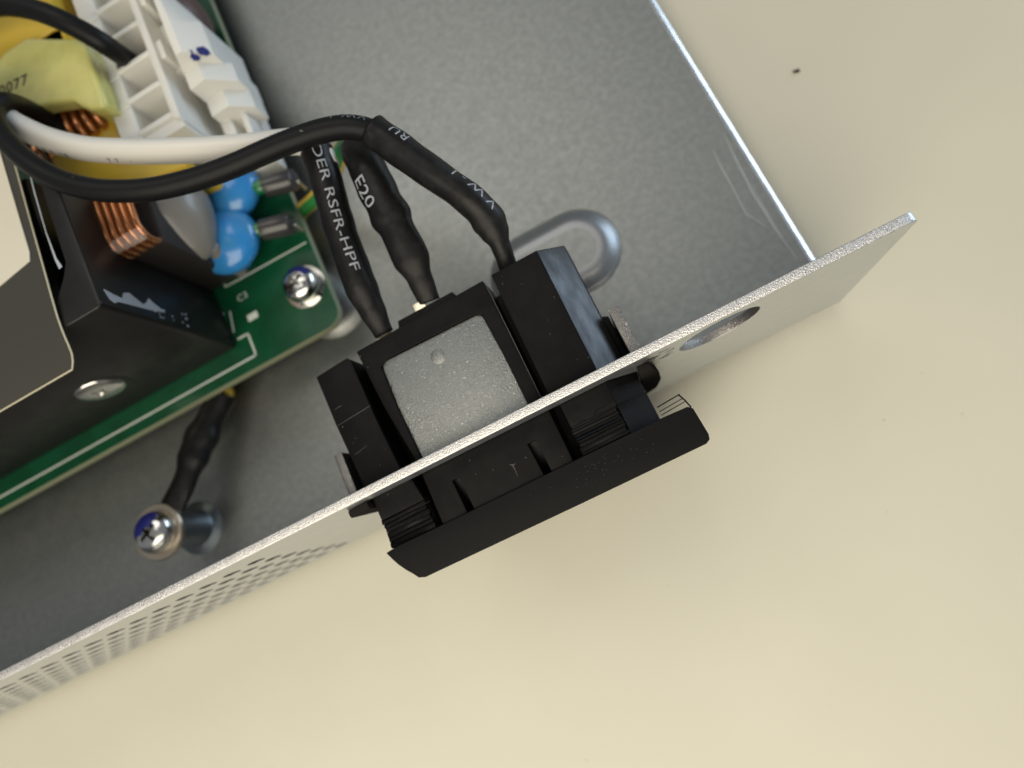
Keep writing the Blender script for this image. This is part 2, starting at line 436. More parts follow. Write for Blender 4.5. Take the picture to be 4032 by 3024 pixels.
# sheared edge scratches on the tray
m = MB()
def P3(*a): return [tuple(p) for p in a]
ribbon(m, P3((-1.75, 29.64, 1.03), (-2.22, 24.91, 1.03), (-2.64, 19.04, 1.03), (-2.57, 13.43, 1.03), (-2.19, 7.81, 1.03)), [0.03,0.10,0.12,0.10,0.05])
ribbon(m, P3((-4.28, 27.86, 1.03), (-4.51, 24.67, 1.03), (-4.56, 21.83, 1.03), (-4.85, 17.00, 1.03), (-3.26, 13.69, 1.03)), [0.02,0.08,0.08,0.06,0.03])
ribbon(m, P3((-2.15, 20.76, 1.04), (-2.38, 16.64, 1.04), (-2.33, 11.58, 1.04)), [0.02,0.09,0.03])
m.build('scratch', 'scratch', ch, smooth=0)
# black rub marks where the inlet was forced through the panel
m = MB()
for k in range(40):
    x = -28.6 + 3.4*random.random()**1.6; z = 27.6 + random.uniform(-5.5, 1.2); l = random.uniform(0.4, 1.6)
    ribbon(m, [(x, -0.02, z), (x + l*0.5, -0.02, z + l*0.12), (x + l, -0.02, z + l*0.1)], [0.02, random.uniform(0.05, 0.22), 0.01], (0,-1,0))
m.build('rub_mark', 'scuff', ch, smooth=0)

# ------------------------------------------------------------------ mains inlet
inl = thing('power_inlet', (-45, 3, 4), 'black plastic mains inlet socket pushed part way through the rear panel', 'socket')
ZT = 27.0
m = MB()
m.prism([(-61.9, 4.6), (-33, 4.6), (-29.9, 7.6), (-29.9, 22.6), (-61.9, 22.6)], -6.2, 15.7, 'y')
# left wing, stepped, inside and outside the panel
m.prism([(-62.2, 15.8), (-57.9, 16.1), (-57.55, 15.7), (-57.4, 8.0), (-57.0, 1.5), (-56.2, -0.2), (-55.8, -2.6), (-61.25, -2.6), (-61.3, -0.5), (-61.7, 2.5), (-62.1, 9.5)], 22.3, ZT)
# centre block behind the panel: floor, left, right and back rims round the inset
m.prism([(-56.5, 16.2), (-39.75, 16.5), (-39.5, 1.2), (-54.8, 1.2), (-56.0, 9.0)], 22.3, 26.35)
m.prism([(-56.5, 16.2), (-39.75, 16.5), (-39.7, 13.45), (-42.4, 13.45), (-53.6, 13.7), (-54.5, 13.2), (-54.6, 8.0), (-54.3, 1.2), (-54.9, 1.2), (-56.0, 9.0)], 26.3, ZT)
m.prism([(-39.72, 13.5), (-39.5, 1.2), (-41.1, 1.2), (-41.2, 8.0), (-41.5, 13.0), (-42.3, 13.5)], 26.3, ZT-0.02)
m.prism([(-51.0, 16.2), (-43.2, 16.3), (-43.5, 17.3), (-50.7, 17.3)], 8, 26.5)
# centre block outside the panel with its two tapered slots
m.prism([(-54.95, 1.3), (-39.35, 1.3), (-39.35, -6.1), (-41.85, -6.1), (-41.95, -2.15), (-42.95, -2.15), (-42.75, -6.1), (-51.1, -6.1), (-51.25, -2.1), (-52.1, -2.1), (-51.95, -6.1), (-54.95, -6.1)], 22.3, ZT)
for x0 in (-52.2, -43.0): m.prism([(-2.0, ZT-0.5), (-2.0, 22.4), (-6.0, 22.4), (-6.0, 24.2)], x0, x0+1.1, 'x')
# right wing with its sloping shoulder
m.prism([(-38.65, 22.3), (-38.65, ZT), (-33.0, ZT), (-29.95, 24.4), (-29.85, 22.3)], 1.0, 16.6, 'y')
m.prism([(-38.05, 22.3), (-38.05, ZT), (-32.7, ZT), (-29.4, 24.1), (-29.4, 22.3)], -2.6, 1.1, 'y')
m.prism([(-32.72, 22.3), (-32.72, ZT-0.05), (-29.4, 24.1), (-29.4, 22.3)], -6.1, -2.5, 'y')
bd = m.build('body', ['black', 'gloss'], inl, bevel=0.13, seg=2)
edge_faces(bd.data, 1, lambda p: 0.5 < p.normal.x < 0.8 and p.normal.z > 0.5 and p.center.y > -3*S and p.area > 2*S*S)
def latch(x0, x1, ys, amp, name):
    m = MB(); m.box(x0+0.25, x1, ys[-1]-0.2, ys[0]+0.3, 22.3, 26.45)
    for k in range(len(ys)-1):
        a, b = ys[k], ys[k+1]
        w = random.uniform(-0.12, 0.1); z = ZT - amp*0.2*random.random()
        m.prism([(a, z-amp), (a-0.1*(a-b), z-amp*0.25), (b+0.10*(a-b), z), (b, z-0.1), (b-0.02, 22.5), (a, 22.5)], x0+w, x1-random.uniform(0, 0.25), 'x')
    return m.build(name, 'grain', inl, bevel=0.05, jitter=0.055)
latch(-61.3, -55.75, [-2.5, -3.05, -3.55, -4.05, -4.6, -5.1, -5.8], 0.55, 'latch')
latch(-38.05, -32.75, [-2.5, -2.85, -3.2, -3.5, -3.85, -4.2, -4.55, -4.95, -5.4, -5.8], 0.16, 'latch')
# frayed plastic threads on the worn latch
m = MB()
for k in range(16):
    x = random.uniform(-37.9, -33.2); y = random.uniform(-5.0, -2.2); l = random.uniform(0.4, 1.7); a = random.gauss(0.15, 0.35)
    p = Vector((x, y, ZT+0.06)); q = p + Vector((l*math.cos(a), l*math.sin(a)*0.6, random.uniform(0, 0.12)))
    m.tube([p, p.lerp(q, 0.5) + Vector((0, 0, 0.05)), q], [0.015, 0.028, 0.01], 5)
for k in range(12):
    x = random.uniform(-60.6, -56.5); y = random.choice([-3.0, -3.05, -4.0]); l = random.uniform(0.3, 1.4)
    m.tube([Vector((x, y+random.uniform(-.1,.1), ZT+0.03)), Vector((x+l*0.5, y+random.uniform(-.1,.1), ZT+0.1)), Vector((x+l, y+random.uniform(-.1,.1), ZT+0.02))], [0.02, 0.05, 0.02], 5)
tag(m.build('frayed_plastic', 'grain', inl), kind='stuff')
# flange with its broken left end
fl = [(-62.0, -6.0), (-60.4, -5.85), (-55, -5.9), (-29.1, -5.9), (-26.5, -6.0), (-26.1, -6.4), (-25.95, -9.3), (-26.1, -9.85), (-26.6, -10.1), (-40, -10.15),
      (-58.9, -10.1), (-59.6, -9.85), (-60.05, -9.2), (-60.6, -8.55), (-61.15, -7.75), (-61.6, -6.9)]
m = MB(); n = len(fl)
m.add([(x, y, ZT+0.35) for x, y in fl] + [(x + (0.5 if x < -58 else -0.3 if x > -28 else 0), max(y, -9.3), 3.6) for x, y in fl],
      [tuple(range(n)), tuple(range(n, 2*n))[::-1]] + [(i, (i+1) % n, (i+1) % n+n, i+n) for i in range(n)])
m.build('flange', 'grain', inl, bevel=0.28, seg=3)
m = MB()
for y, r in ((-4.55, 0.07), (-5.05, 0.05), (-5.45, 0.05)):
    m.tube([Vector((-29.2, y-0.15, 26.9)), Vector((-27.9, y-0.05, 26.95)), Vector((-26.6 - (y+4.5)*0.3, y+0.05, 26.9))], r, 6)
m.tube([Vector((-26.75, -4.45, 26.9)), Vector((-26.45, -5.2, 26.95)), Vector((-26.2, -6.2, 26.9))], 0.09, 6)
m.build('moulding_flash', 'grain', inl)
# steel inset with a small pimple
m = MB(); m.prism([(-53.7, 13.62), (-42.2, 13.38), (-41.75, 13.2), (-41.55, 12.8), (-41.25, 8.0), (-41.15, 1.25), (-54.25, 1.25), (-54.55, 8.0), (-54.45, 12.9), (-54.25, 13.4)], 26.3, 26.62)
sc_ = MB()
ribbon(sc_, [(-62.0, 9.35, ZT+0.012), (-60.0, 9.5, ZT+0.012), (-58.0, 9.62, ZT+0.012), (-57.4, 9.7, ZT+0.012)], [0.03, 0.05, 0.06, 0.03])
ribbon(sc_, [(-61.6, 11.2, ZT+0.012), (-60.9, 11.3, ZT+0.012), (-60.5, 11.25, ZT+0.012)], [0.02, 0.06, 0.02])
ribbon(sc_, [(-61.3, 5.4, ZT+0.012), (-59.6, 5.7, ZT+0.012)], [0.03, 0.03])
ribbon(sc_, [(-39.62, 16.0, ZT+0.005), (-39.55, 9.0, ZT+0.005), (-39.5, 1.4, ZT+0.005)], [0.05, 0.07, 0.04])
ribbon(sc_, [(-45.6, -3.3, ZT+0.01), (-45.3, -3.5, ZT+0.01), (-45.0, -3.45, ZT+0.01)], [0.05, 0.12, 0.03])
ribbon(sc_, [(-45.35, -3.5, ZT+0.011), (-45.3, -4.2, ZT+0.011), (-45.35, -4.8, ZT+0.011)], [0.08, 0.05, 0.02])
for k in range(34):
    x = random.gauss(-37.0, 2.4); y = random.uniform(-8.6, -6.5); l = random.uniform(0.04, 0.16)
    ribbon(sc_, [(x, y, ZT+0.36), (x+l/2, y+random.uniform(-.05,.05), ZT+0.36), (x+l, y+random.uniform(-.1,.1), ZT+0.36)], [0.015, 0.035, 0.01])
sc_.build('scuff', 'scuff_grey', inl, smooth=0)
pl = m.build('metal_inset', 'inset', inl, bevel=0.06)
m = MB(); m.lathe((-48.0, 11.2, 26.6), [(0.95, 0.0), (0.8, 0.05), (0.55, 0.11), (0.25, 0.15), (0.01, 0.155)], 20, cap=False); m.build('pimple', 'inset', pl, smooth=80)
# retaining clips showing on the outside of the panel and inside
for pz in ([(-29.2, 27.2), (-27.8, 26.8), (-27.1, 22.5), (-26.9, 16.5), (-27.6, 12.0), (-29.2, 9.5)], [(-64.4, 27.3), (-61.6, 28.0), (-61.6, 22.0), (-63.0, 22.5)]):
    m = MB(); m.prism(pz, -0.9, -0.04, 'y'); m.build('retaining_clip', 'scuff', inl, bevel=0.2, jitter=0.06)
m = MB(); m.prism([(-64.5, 1.2), (-61.8, 1.2), (-61.9, 7.9), (-64.3, 7.8)], 7, 21.5); m.build('side_clip', 'black', inl, bevel=0.15)
m = MB(); m.prism([(-30.0, 1.2), (-29.1, 1.2), (-29.1, 7.9), (-30.0, 8.3)], 7, 20.5); m.build('side_clip', 'black', inl, bevel=0.12)
for x, y, z, w in ((-53.4, 16.9, 24.6, 1.9), (-47.9, 16.9, 25.2, 1.5), (-36.7, 17.3, 24.6, 1.9)):
    m = MB(); m.box(x-w/2, x+w/2, y-1.2, y+1.7, z-0.3, z+0.3); m.build('terminal', 'tin', inl, bevel=0.08)

# ------------------------------------------------------------------ power supply board and its parts
brd = thing('circuit_board', (-100, 60, 7.4), 'green power supply circuit board crowded with parts inside the tray', 'circuit board')
m = MB()
me = sheet(rrect(-260, -63.2, 28.9, 260, 2.6), [circle(-66.6, 36.6, 1.7)], 1.6, 0.06)
OB = Vector((-100, 60, 7.4))
for v in me.vertices: v.co += Vector((0, 0, 8.2))*S - OB*S
me.update(); me.materials.clear(); pcb = link('board', me, ['mask', 'fr4'], brd)
edge_faces(me, 1, lambda p: abs(p.normal.z) < 0.6)
m = MB(); zz = 9.03
def line(pts, w=0.32): ribbon(m, [(x, y, zz) for x, y in pts], w)
line([(-200, 30.75), (-77.8, 30.75)]); line([(-77.9, 30.6), (-77.9, 34.6)]); line([(-77.8, 34.5), (-79.8, 34.5)])
line([(-78.6, 43.3), (-63.8, 43.0)], 0.26); line([(-78.7, 43.2), (-78.7, 46.5)], 0.26); line([(-80.0, 35.8), (-79.4, 39.3)], 0.26); line([(-80.4, 39.4), (-84, 39.6)], 0.26)
line([(-64.6, 56.0), (-64.6, 60.5)], 0.3)
m.box(-77.1, -75.3, 36.1, 37.2, 9.0, 9.02)
vs, fs = text_mesh('C3', 1.5, 1.1)
m.add([(-77.6+v.x, 39.9+v.y, zz) for v in vs], fs)
m.build('silkscreen', 'silk', brd, smooth=0)

# common mode choke: yellow bobbin, taped winding, open copper turns
def xy(*pts): return [(p[0], p[1]) for p in pts]
ck = MB()
ck.box(-94.5, -79.6, 83.2, 96, 9, 25.6); ck.prism([(-94.5, 83.3), (-85.8, 84.2), (-79.6, 79.2), (-79.6, 83.3)], 12, 25.2)
ck.box(-90, -78.6, 73.2, 83.0, 9.2, 24.6)
ck.prism(xy((-87.78, 73.13, 22.00), (-79.12, 70.98, 22.00), (-78.67, 64.07, 22.00), (-81.13, 62.30, 22.00), (-88.42, 68.54, 22.00)), 9.2, 22.0)
ck.prism(xy((-90.11, 69.17, 23.00), (-76.00, 59.97, 23.00), (-69.74, 54.21, 23.00), (-70.36, 53.58, 23.00), (-75.91, 54.63, 23.00), (-81.66, 54.33, 23.00), (-89.10, 57.99, 23.00), (-89.27, 63.06, 23.00)), 9.2, 23.0)
cho = ck.build('choke', 'bobbin', brd, bevel=0.6, seg=3)
cho['label'] = 'yellow choke with taped and open copper windings'
m = MB()
tp = [(-93.5, 71.4), (-87.2, 71.6), (-84.8, 71.0), (-80.6, 69.0), (-79.7, 67.4), (-78.4, 66.0), (-76.4, 65.0), (-75.9, 66.2), (-76.0, 75.9), (-76.9, 77.7), (-84.4, 83.1), (-88.6, 83.2), (-93.5, 80.5)]
m.prism(tp, 24.3, 26.9); m.prism([(-79.6, 78.0), (-79.6, 67.6), (-76.3, 65.6), (-76.2, 77.0)], 14, 25.5)
tape = m.build('tape', 'tape', cho, bevel=0.75, seg=4, smooth=60)
vs, fs = text_mesh('90077', 2.35, 1.12, 0.03)
a0 = math.radians(-10.5); m = MB(); m.add([(-92.6 + (v.x*math.cos(a0) - v.y*math.sin(a0)), 76.9 + (v.x*math.sin(a0) + v.y*math.cos(a0)), 26.94) for v in vs], fs)
m.build('printed_number', 'ink_black', cho, smooth=0)
m = MB(); m.box(-92.5, -79.0, 66.8, 73.5, 9.2, 20.5); m.box(-81.4, -76.0, 44.2, 51.5, 9.2, 25.0); m.box(-81.4, -75.8, 43.6, 52.5, 9.2, 24.9); m.build('core_and_shade', 'core_and_shade', cho, bevel=0.4)  # boxes under the open turns are black to stand for shade there
def turn(x, y0, y1, z0, z1, r, tilt):
    P = []; c = 1.9
    for cy, cz, a in ((y1-c, z1-c, 0), (y0+c, z1-c, PI/2), (y0+c, z0+c, PI), (y1-c, z0+c, 3*PI/2)):
        for k in range(6):
            t = a + PI/2*k/5; P.append(Vector((x + tilt*math.sin(t), cy + c*math.cos(t), cz + c*math.sin(t))))
    mm = MB(); mm.tube(P, r, 10, closed=True); return mm
for k in range(9): turn(-92.6 + 1.52*k, 66.6 + 0.1*k, 75.5, 11, 23.6, 0.60, 0.15).build('winding_turn', 'copper', cho, smooth=180)
for k in range(5): turn(-80.9 + 1.12*k, 43.6, 52.6 - 0.1*k, 24.2, 28.6, 0.47, 0.1).build('winding_turn', 'copper', cho, smooth=180)
m = MB(); m.prism([(-81.5, 43.2), (-76.0, 42.8), (-76.0, 44.6), (-81.5, 44.9)], 27.6, 28.75); m.build('varnish', 'varnish', cho, bevel=0.5, seg=3)

# disc capacitors
m = MB()
def pear(p): 
    f = 1.0 - 0.34*max(0, -p.y) - 0.05*max(0, p.y)
    return Vector((p.x*f, p.y, p.z*f))
m.ball((-77.3, 50.2, 18.6), 6.2, 6.9, 5.3, Matrix.Rotation(math.radians(18), 3, 'Z') @ Matrix.Rotation(math.radians(16), 3, 'X'), 36, 24, pear)
m.tube(spline([(-74.6, 45.5, 16.5), (-75.0, 44.6, 12.8), (-75.2, 44.3, 9.0)]), 1.1, 12)
g = m.build('capacitor', 'cap_grey', brd, smooth=180); g['label'] = 'large glossy grey dipped capacitor beside the copper turns'
for (cx, cy, cz, lx, ly, rx) in ((-73.6, 47.4, 13.0, -69.6, 46.9, 4.0), (-70.6, 55.2, 12.6, -66.6, 53.0, 3.9)):
    m = MB()
    m.ball((cx-0.2, cy-0.2, cz), rx+1.35, 5.1, 2.9, Matrix.Rotation(math.radians(-28), 3, 'Z'), 32, 20)
    P = spline([(cx+1.8, cy-0.6, cz), (cx+3.2, cy-0.9, cz-0.2), (lx+0.2, ly-0.2, 12.6)])
    m.tube(P, lerp_list([(0, 2.5), (0.5, 1.7), (1, 1.15)], len(P)), 20)
    m.tube(spline([(cx-1, cy-2, cz-2), (cx-0.5, cy-2.3, 10.5), (cx-0.4, cy-2.4, 9)]), 0.9, 12)
    cp = m.build('capacitor', 'cap_blue', brd, smooth=180)
    m = MB(); P = spline([(lx-0.3, ly, 12.6), (lx+0.9, ly-0.35, 12.6), (lx+2.2, ly-0.75, 12.4)])
    m.tube(P, lerp_list([(0, 1.0), (0.4, 1.15), (1, 0.95)], len(P)), 16); m.build('lead_sleeve', 'crimp', cp, jitter=0.05, smooth=180)
    ax = Vector((1, -0.32, 0)).normalized(); p0 = Vector((lx+1.5, ly-0.55, 12.3)); p1 = p0 + ax*4.9
    m = MB(); m.lathe(p0, [(0.55, 0.15), (1.35, 0.0), (1.62, 0.18), (1.62, 4.7), (1.4, 4.9), (0.4, 4.9)], 28, axis=ax)
    m.build('ferrite_bead', 'bead', cp, smooth=50)
    m = MB(); P = spline([p1 - ax*0.6 + Vector((0,0,-0.6)), p1 - ax*0.1 + Vector((0,0,-0.9)), p1 - ax*0.1 + Vector((0,0,-3.3))]); m.tube(P, 0.3, 10); m.build('lead', 'tin', cp, smooth=180)
cp0 = MB(); cp0.lathe((-78.2, 45.9, 9.0), [(0.9, 0.0), (0.7, 0.35), (0.35, 0.7), (0.3, 1.6), (0.02, 1.6)], 16, cap=False); cp0.build('solder_joint', 'steel', brd, smooth=60)
m = MB(); m.ball((-66.5, 84.5, 14), 3.6, 5.4, 5.0, None, 24, 16); v = m.build('capacitor', 'brown', brd, smooth=180); v['label'] = 'brown disc part behind the white plug'
# header under the plug
m = MB()
m.box(-79.2, -62.0, 55.6, 74, 9.0, 12.5); m.box(-79.2, -66.4, 73.5, 96, 9.0, 12.5); m.box(-63.0, -62.0, 55.6, 72, 12.4, 16.5); m.box(-69.4, -68.4, 55.6, 90, 12.4, 17.5)
m.box(-66.2, -64.4, 58.5, 64.5, 12.4, 16.8); m.box(-69.0, -62.0, 55.6, 57.0, 12.4, 15.0)
m.build('header', 'nylon', brd, bevel=0.35, seg=3)

# ------------------------------------------------------------------ white wire plug
pg = thing('wire_plug', (-73.5, 70, 12.6), 'white nylon wire plug with open cells and blue ink dots', 'plug')
m = MB()
x0, x1, xr = -77.8, -69.1, -67.9
m.prism([(x0, 96), (x0, 58.8), (-74.6, 58.8), (-74.6, 96)], 12.6, 23.6)
m.prism([(x1, 96), (x1, 60.4), (xr, 59.6), (xr, 96)], 12.6, 24.1)
m.box(x0+0.3, xr-0.1, 60, 96, 12.6, 17.4)
for k, y in enumerate((89.0, 83.4, 77.8, 72.2, 66.8, 61.2)):
    m.box(-74.8, x1+0.2, y-0.42, y+0.42, 17, 24.0); m.box(-76.6, -74.4, y-0.75, y+0.75, 17, 23.85)
m.prism([(-77.6, 58.9), (-68.1, 58.9), (-68.1, 61.2), (-77.6, 61.2)], 12.6, 23.4)
m.build('housing', 'nylon', pg, bevel=0.28, seg=3)
m = MB()
lo = [(-66.4, 67.9), (-60.7, 67.9), (-60.6, 74.0), (-62.8, 79.5), (-64.6, 84.5), (-66.4, 84.5)]
mid = [(-66.3, 67.9), (-61.0, 67.9), (-61.0, 74.0), (-62.9, 78.9), (-65.0, 84.5), (-66.3, 84.5)]
hi = [(-65.0, 68.1), (-63.9, 68.1), (-63.9, 73.6), (-64.2, 78.3), (-64.9, 84.5), (-65.05, 84.5)]
m.add([(x, y, 12.8) for x, y in lo] + [(x, y, 21.8) for x, y in mid] + [(x, y, 24.9) for x, y in hi], [(5,4,3,2,1,0), (12,13,14,15,16,17)] + [(i+6*j, (i+1) % 6+6*j, (i+1) % 6+6+6*j, i+6+6*j) for i in range(6) for j in (0, 1)])
m.prism([(-66.2, 12.8), (-66.2, 21.9), (-63.6, 22.2), (-60.2, 18.8), (-60.2, 12.8)], 64.9, 68.2, 'y')
m.prism([(-66.0, 12.8), (-66.0, 18.9), (-63.0, 19.0), (-60.3, 16.2), (-60.3, 12.8)], 62.0, 65.2, 'y')
m.box(-68.2, -65.9, 70, 79, 13, 20.5)
m.box(-68.2, -67.0, 70.5, 73.6, 13, 23.4); m.box(-68.2, -67.0, 80.5, 84.6, 13, 23.4)
m.build('latch_arm', 'nylon', pg, bevel=0.28, seg=3)
m = MB()
def blot(c, r, seed, nrm):
    rr = random.Random(seed); q = Vector((0,0,1)).rotation_difference(Vector(nrm).normalized()); c = Vector(c)
    vs = [c] + [c + q @ Vector((r*rr.uniform(0.75,1.1)*math.cos(2*PI*k/14), r*rr.uniform(0.75,1.15)*math.sin(2*PI*k/14), 0)) for k in range(14)]
    m.add(vs, [(0, k+1, (k+1)%14+1) for k in range(14)])
nrm = (0.73, 0, 0.68)
def on_slope(p): return (p[0], p[1], 24.9 - 1.069*(p[0] + 63.9) + 0.07)
blot(on_slope((-61.84, 68.34, 23.05)), 0.95, 3, nrm); blot(on_slope((-62.87, 66.98, 23.10)), 0.72, 5, nrm)
ribbon(m, [on_slope(q) for q in ((-63.14, 68.30, 24.60), (-63.00, 68.11, 24.30), (-63.02, 67.70, 24.00), (-62.90, 67.62, 23.80))], [0.18, 0.4, 0.25, 0.35])
m.build('ink_mark', 'ink_blue', pg, smooth=0)

# ------------------------------------------------------------------ heat sink, film
hs = thing('heat_sink', (-100, 40, 9.05), 'black anodised heat sink bracket standing along the board edge', 'heat sink')
m = MB()
HT = 34.0
m.prism([(-260, 33.4), (-80.7, 33.4), (-80.25, 33.8), (-81.2, 53.6), (-83.3, 53.6), (-83.2, 41.0), (-84.1, 39.3), (-86.6, 36.1), (-260, 36.0)], 9.05, HT)
m.box(-260, -83.2, 35.9, 60, 9.05, 11.0)
m.build('bracket', 'anod', hs, bevel=0.35, seg=3)
m = MB(); m.box(-260, -87.6, 38.8, 58.0, 10.9, 31.0); m.build('clamped_block', 'anod', hs, bevel=0.5)
# smear of white paste on the end face
m = MB(); rr = random.Random(4); outer = []
pts = [(36.0, 32.8), (34.7, 32.4), (34.4, 31.8), (34.7, 31.2), (34.9, 29.8), (35.0, 28.1), (35.1, 26.1), (35.5, 23.2), (36.1, 24.4), (36.3, 24.9), (37.0, 25.5), (36.2, 26.1), (35.6, 27.0), (36.1, 27.9), (36.8, 28.8), (36.5, 29.7), (35.5, 30.3), (35.6, 31.6)]
m.prism(pts, -81.2, -80.22, 'x')
for k in range(12):
    t = rr.random()
    m.ball((-80.25, 34.2 + rr.uniform(0, 2.5), 25.5 - 7*t), 0.04, rr.uniform(0.06, 0.2), rr.uniform(0.06, 0.25), None, 8, 6)
m.build('paste_smear', 'paste', hs, jitter=0.05)
m = MB(); ribbon(m, [(-84.0, 57.5, HT+0.04), (-84.3, 52, HT+0.04), (-84.4, 46, HT+0.04), (-84.2, 42, HT+0.04), (-83.9, 40.6, HT+0.04)], [0.12, 0.18, 0.14, 0.3, 0.5])
m.build('glue_line', 'paste', hs, smooth=0)

film = thing('insulating_film', (-100, 40, 34.1), 'smoky see-through insulating film laid over the heat sink', 'film')
m = MB(); ys = [70, 60, 50, 42, 37, 34.6, 33.2, 32.0, 31.0, 30.0, 29.2, 28.5]
def fz(y): return 34.55 - (0.02*(36-y)**2 if y < 36 else 0)
def fx(y): return -85.3 - 0.022*(60-y) - (0.0 if y > 30.6 else (30.6-y)**2*0.22)
top = [[(-200 + (fx(y)+200)*k/12, y, fz(y)) for k in range(13)] for y in ys]
for ra, rb in zip(top, top[1:]):
    m.add(ra + rb, [(k, k+1, 14+k, 13+k) for k in range(12)])
    m.add([(x, y, z-0.18) for x, y, z in ra] + [(x, y, z-0.18) for x, y, z in rb], [(13+k, 14+k, k+1, k) for k in range(12)])
fo = m.build('sheet', 'film', film, smooth=60)
m = MB(); ep = [Vector((fx(y), y, fz(y)-0.06)) for y in ys] + [Vector((x, 28.5, fz(28.5)-0.06)) for x in (-90, -100, -140, -200)]
m.tube(ep, 0.11, 8); m.build('cut_edge', 'film_edge', film)
m = MB(); lab = [(-200, 75), (-86.7, 75), (-86.75, 59), (-86.8, 44.3), (-87.1, 43.2), (-92.0, 42.4), (-200, 42.4)]
m.prism(lab, 34.57, 34.68); m.build('paper_label', 'paper', film)

# ------------------------------------------------------------------ screws
def cross_cut(o, c, axis, r, w, depth):
    k = MB(); q = Vector((0,0,1)).rotation_difference(Vector(axis).normalized()); h = w/2
    plus = [(r,-h),(r,h),(h,h),(h,r),(-h,r),(-h,h),(-r,h),(-r,-h),(-h,-h),(-h,-r),(h,-r),(h,-h)]
    rot = Matrix.Rotation(0.5, 3, 'Z'); vs = []
    for z, f in ((-depth, 0.5), (0.6, 1.05)):
        for x, y in plus: vs.append(Vector(c) + q @ (rot @ Vector((x*f, y*f, z))))
    k.add(vs, [tuple(range(12))[::-1], tuple(range(12, 24))] + [(i, (i+1) % 12, (i+1) % 12 + 12, i + 12) for i in range(12)])
    par = o.parent
    ko = k.build('cutter', 'steel', origin=tuple(par['origin_mm'])) if par is not None else None
    bpy.context.view_layer.update()
    md = o.modifiers.new('recess', 'BOOLEAN'); md.object = ko; md.operation = 'DIFFERENCE'; md.solver = 'EXACT'
    dg = bpy.context.evaluated_depsgraph_get(); me = bpy.data.meshes.new_from_object(o.evaluated_get(dg))
    o.modifiers.clear(); o.data = me; bpy.data.objects.remove(ko)
def pan(r, h): return [(r*0.5, 0.0), (r*0.97, 0.0), (r, h*0.12), (r*0.985, h*0.35), (r*0.92, h*0.62), (r*0.78, h*0.84), (r*0.55, h*0.96), (r*0.25, h), (0.02, h)]
def screw(name, c, axis, r, h, label, mat_, ink=None, group='pan head screws'):
    s = thing(name, c, label, 'screw', group)
    m = MB(); m.lathe(c, pan(r, h), 40, axis); hd = m.build('head', mat_, s, smooth=40)
    m2 = MB(); m2.lathe(c, [(r*0.5, -3.0), (r*0.5, 0.02)], 20, axis); m2.build('shank', mat_, s)
    cc = Vector(c) + Vector(axis).normalized()*(h - 0.02)
    cross_cut(hd, cc, axis, r*0.55, r*0.22, h*0.75)
    for p in hd.data.polygons: p.use_smooth = True
    hd.data.set_sharp_from_angle(angle=math.radians(35))
    if ink:
        m3 = MB(); pr = [(q[0]*1.008+0.01, q[1]*1.008+0.02) for q in pan(r, h)[ink[2]:ink[3]]]
        m3.lathe(c, pr, 14, axis, ink[0], ink[1], cap=False); m3.build('ink_mark', 'ink_blue', s, smooth=80)
    return s
sc = screw('screw', (-66.6, 36.6, 9.75), (0,0,1), 2.75, 2.1, 'shiny pan head screw with blue ink holding the green board corner', 'steel', (math.radians(10), math.radians(105), 4, 7))
m = MB(); m.lathe((-66.6, 36.6, 9.02), [(1.7, 0.0), (2.95, 0.0), (2.98, 0.35), (2.95, 0.7), (1.7, 0.7)], 44, (0,0,1), math.radians(-48), math.radians(300), cap=False); m.build('lock_washer', 'steel', sc, smooth=50)
m = MB(); m.lathe((-66.6, 36.6, 8.99), [(1.7, 0.0), (3.3, 0.0), (3.3, 0.08), (1.7, 0.08)], 40, cap=False); m.build('solder_pad', 'steel', sc, smooth=30)
s2 = screw('screw', (-97.3, 33.42, 17.9), (0,-1,0), 3.3, 0.5, 'flat steel screw in the front face of the black heat sink', 'steel')
m = MB(); m.lathe((-97.1, 33.38, 17.4), [(2.0, 0.0), (3.8, 0.0), (3.8, 0.05), (2.0, 0.05)], 36, (0,-1,0), cap=False); m.build('washer', 'anod', s2, smooth=30)
s3 = screw('screw', (-102.0, 13.0, 10.0), (0,0,1), 3.15, 2.1, 'pan head earth screw with blue ink on top of the metal post', 'steel', (math.radians(40), math.radians(175), 4, 8))
m = MB(); m.lathe((-102.0, 13.0, 9.3), [(1.7, 0.0), (4.15, 0.0), (4.25, 0.15), (4.25, 0.5), (4.1, 0.7), (2.6, 0.72), (1.7, 0.6)], 44, cap=False); m.build('washer', 'nickel', s3, smooth=40)
m = MB(); m.lathe((-102.0, 13.0, 0.98), [(4.3, 0.0), (4.1, 0.2), (2.9, 0.3), (2.75, 0.5), (2.75, 7.5), (2.5, 7.7), (1.5, 7.7)], 40)
tag(m.build('standoff', 'zinc', smooth=50, origin=(-102.0, 13.0, 1.0)), 'round zinc standoff post under the earth screw on the tray', 'standoff')

# ------------------------------------------------------------------ wires
def wire(root, pts, r, mname, name='insulation', step=0.35):
    P = spline(pts, step); m = MB(); m.tube(P, r, 24); m.build(name, mname, root, smooth=180); return P
# short black lead into the plug
w1 = thing('wire', (-73.63, 75.47, 24.00), 'black wire arching over the yellow choke into the white plug', 'wire', 'wires inside the tray')
wire(w1, [(-91.72, 87.26, 30.00), (-86.53, 85.75, 31.00), (-83.08, 83.96, 31.50), (-79.19, 80.69, 31.50), (-76.07, 77.27, 31.00), (-73.87, 74.57, 29.50), (-72.57, 72.88, 27.50), (-72.76, 73.67, 24.00), (-73.0, 74.6, 20.5), (-72.6, 74.8, 16.5)], 1.38, 'pvc_black')
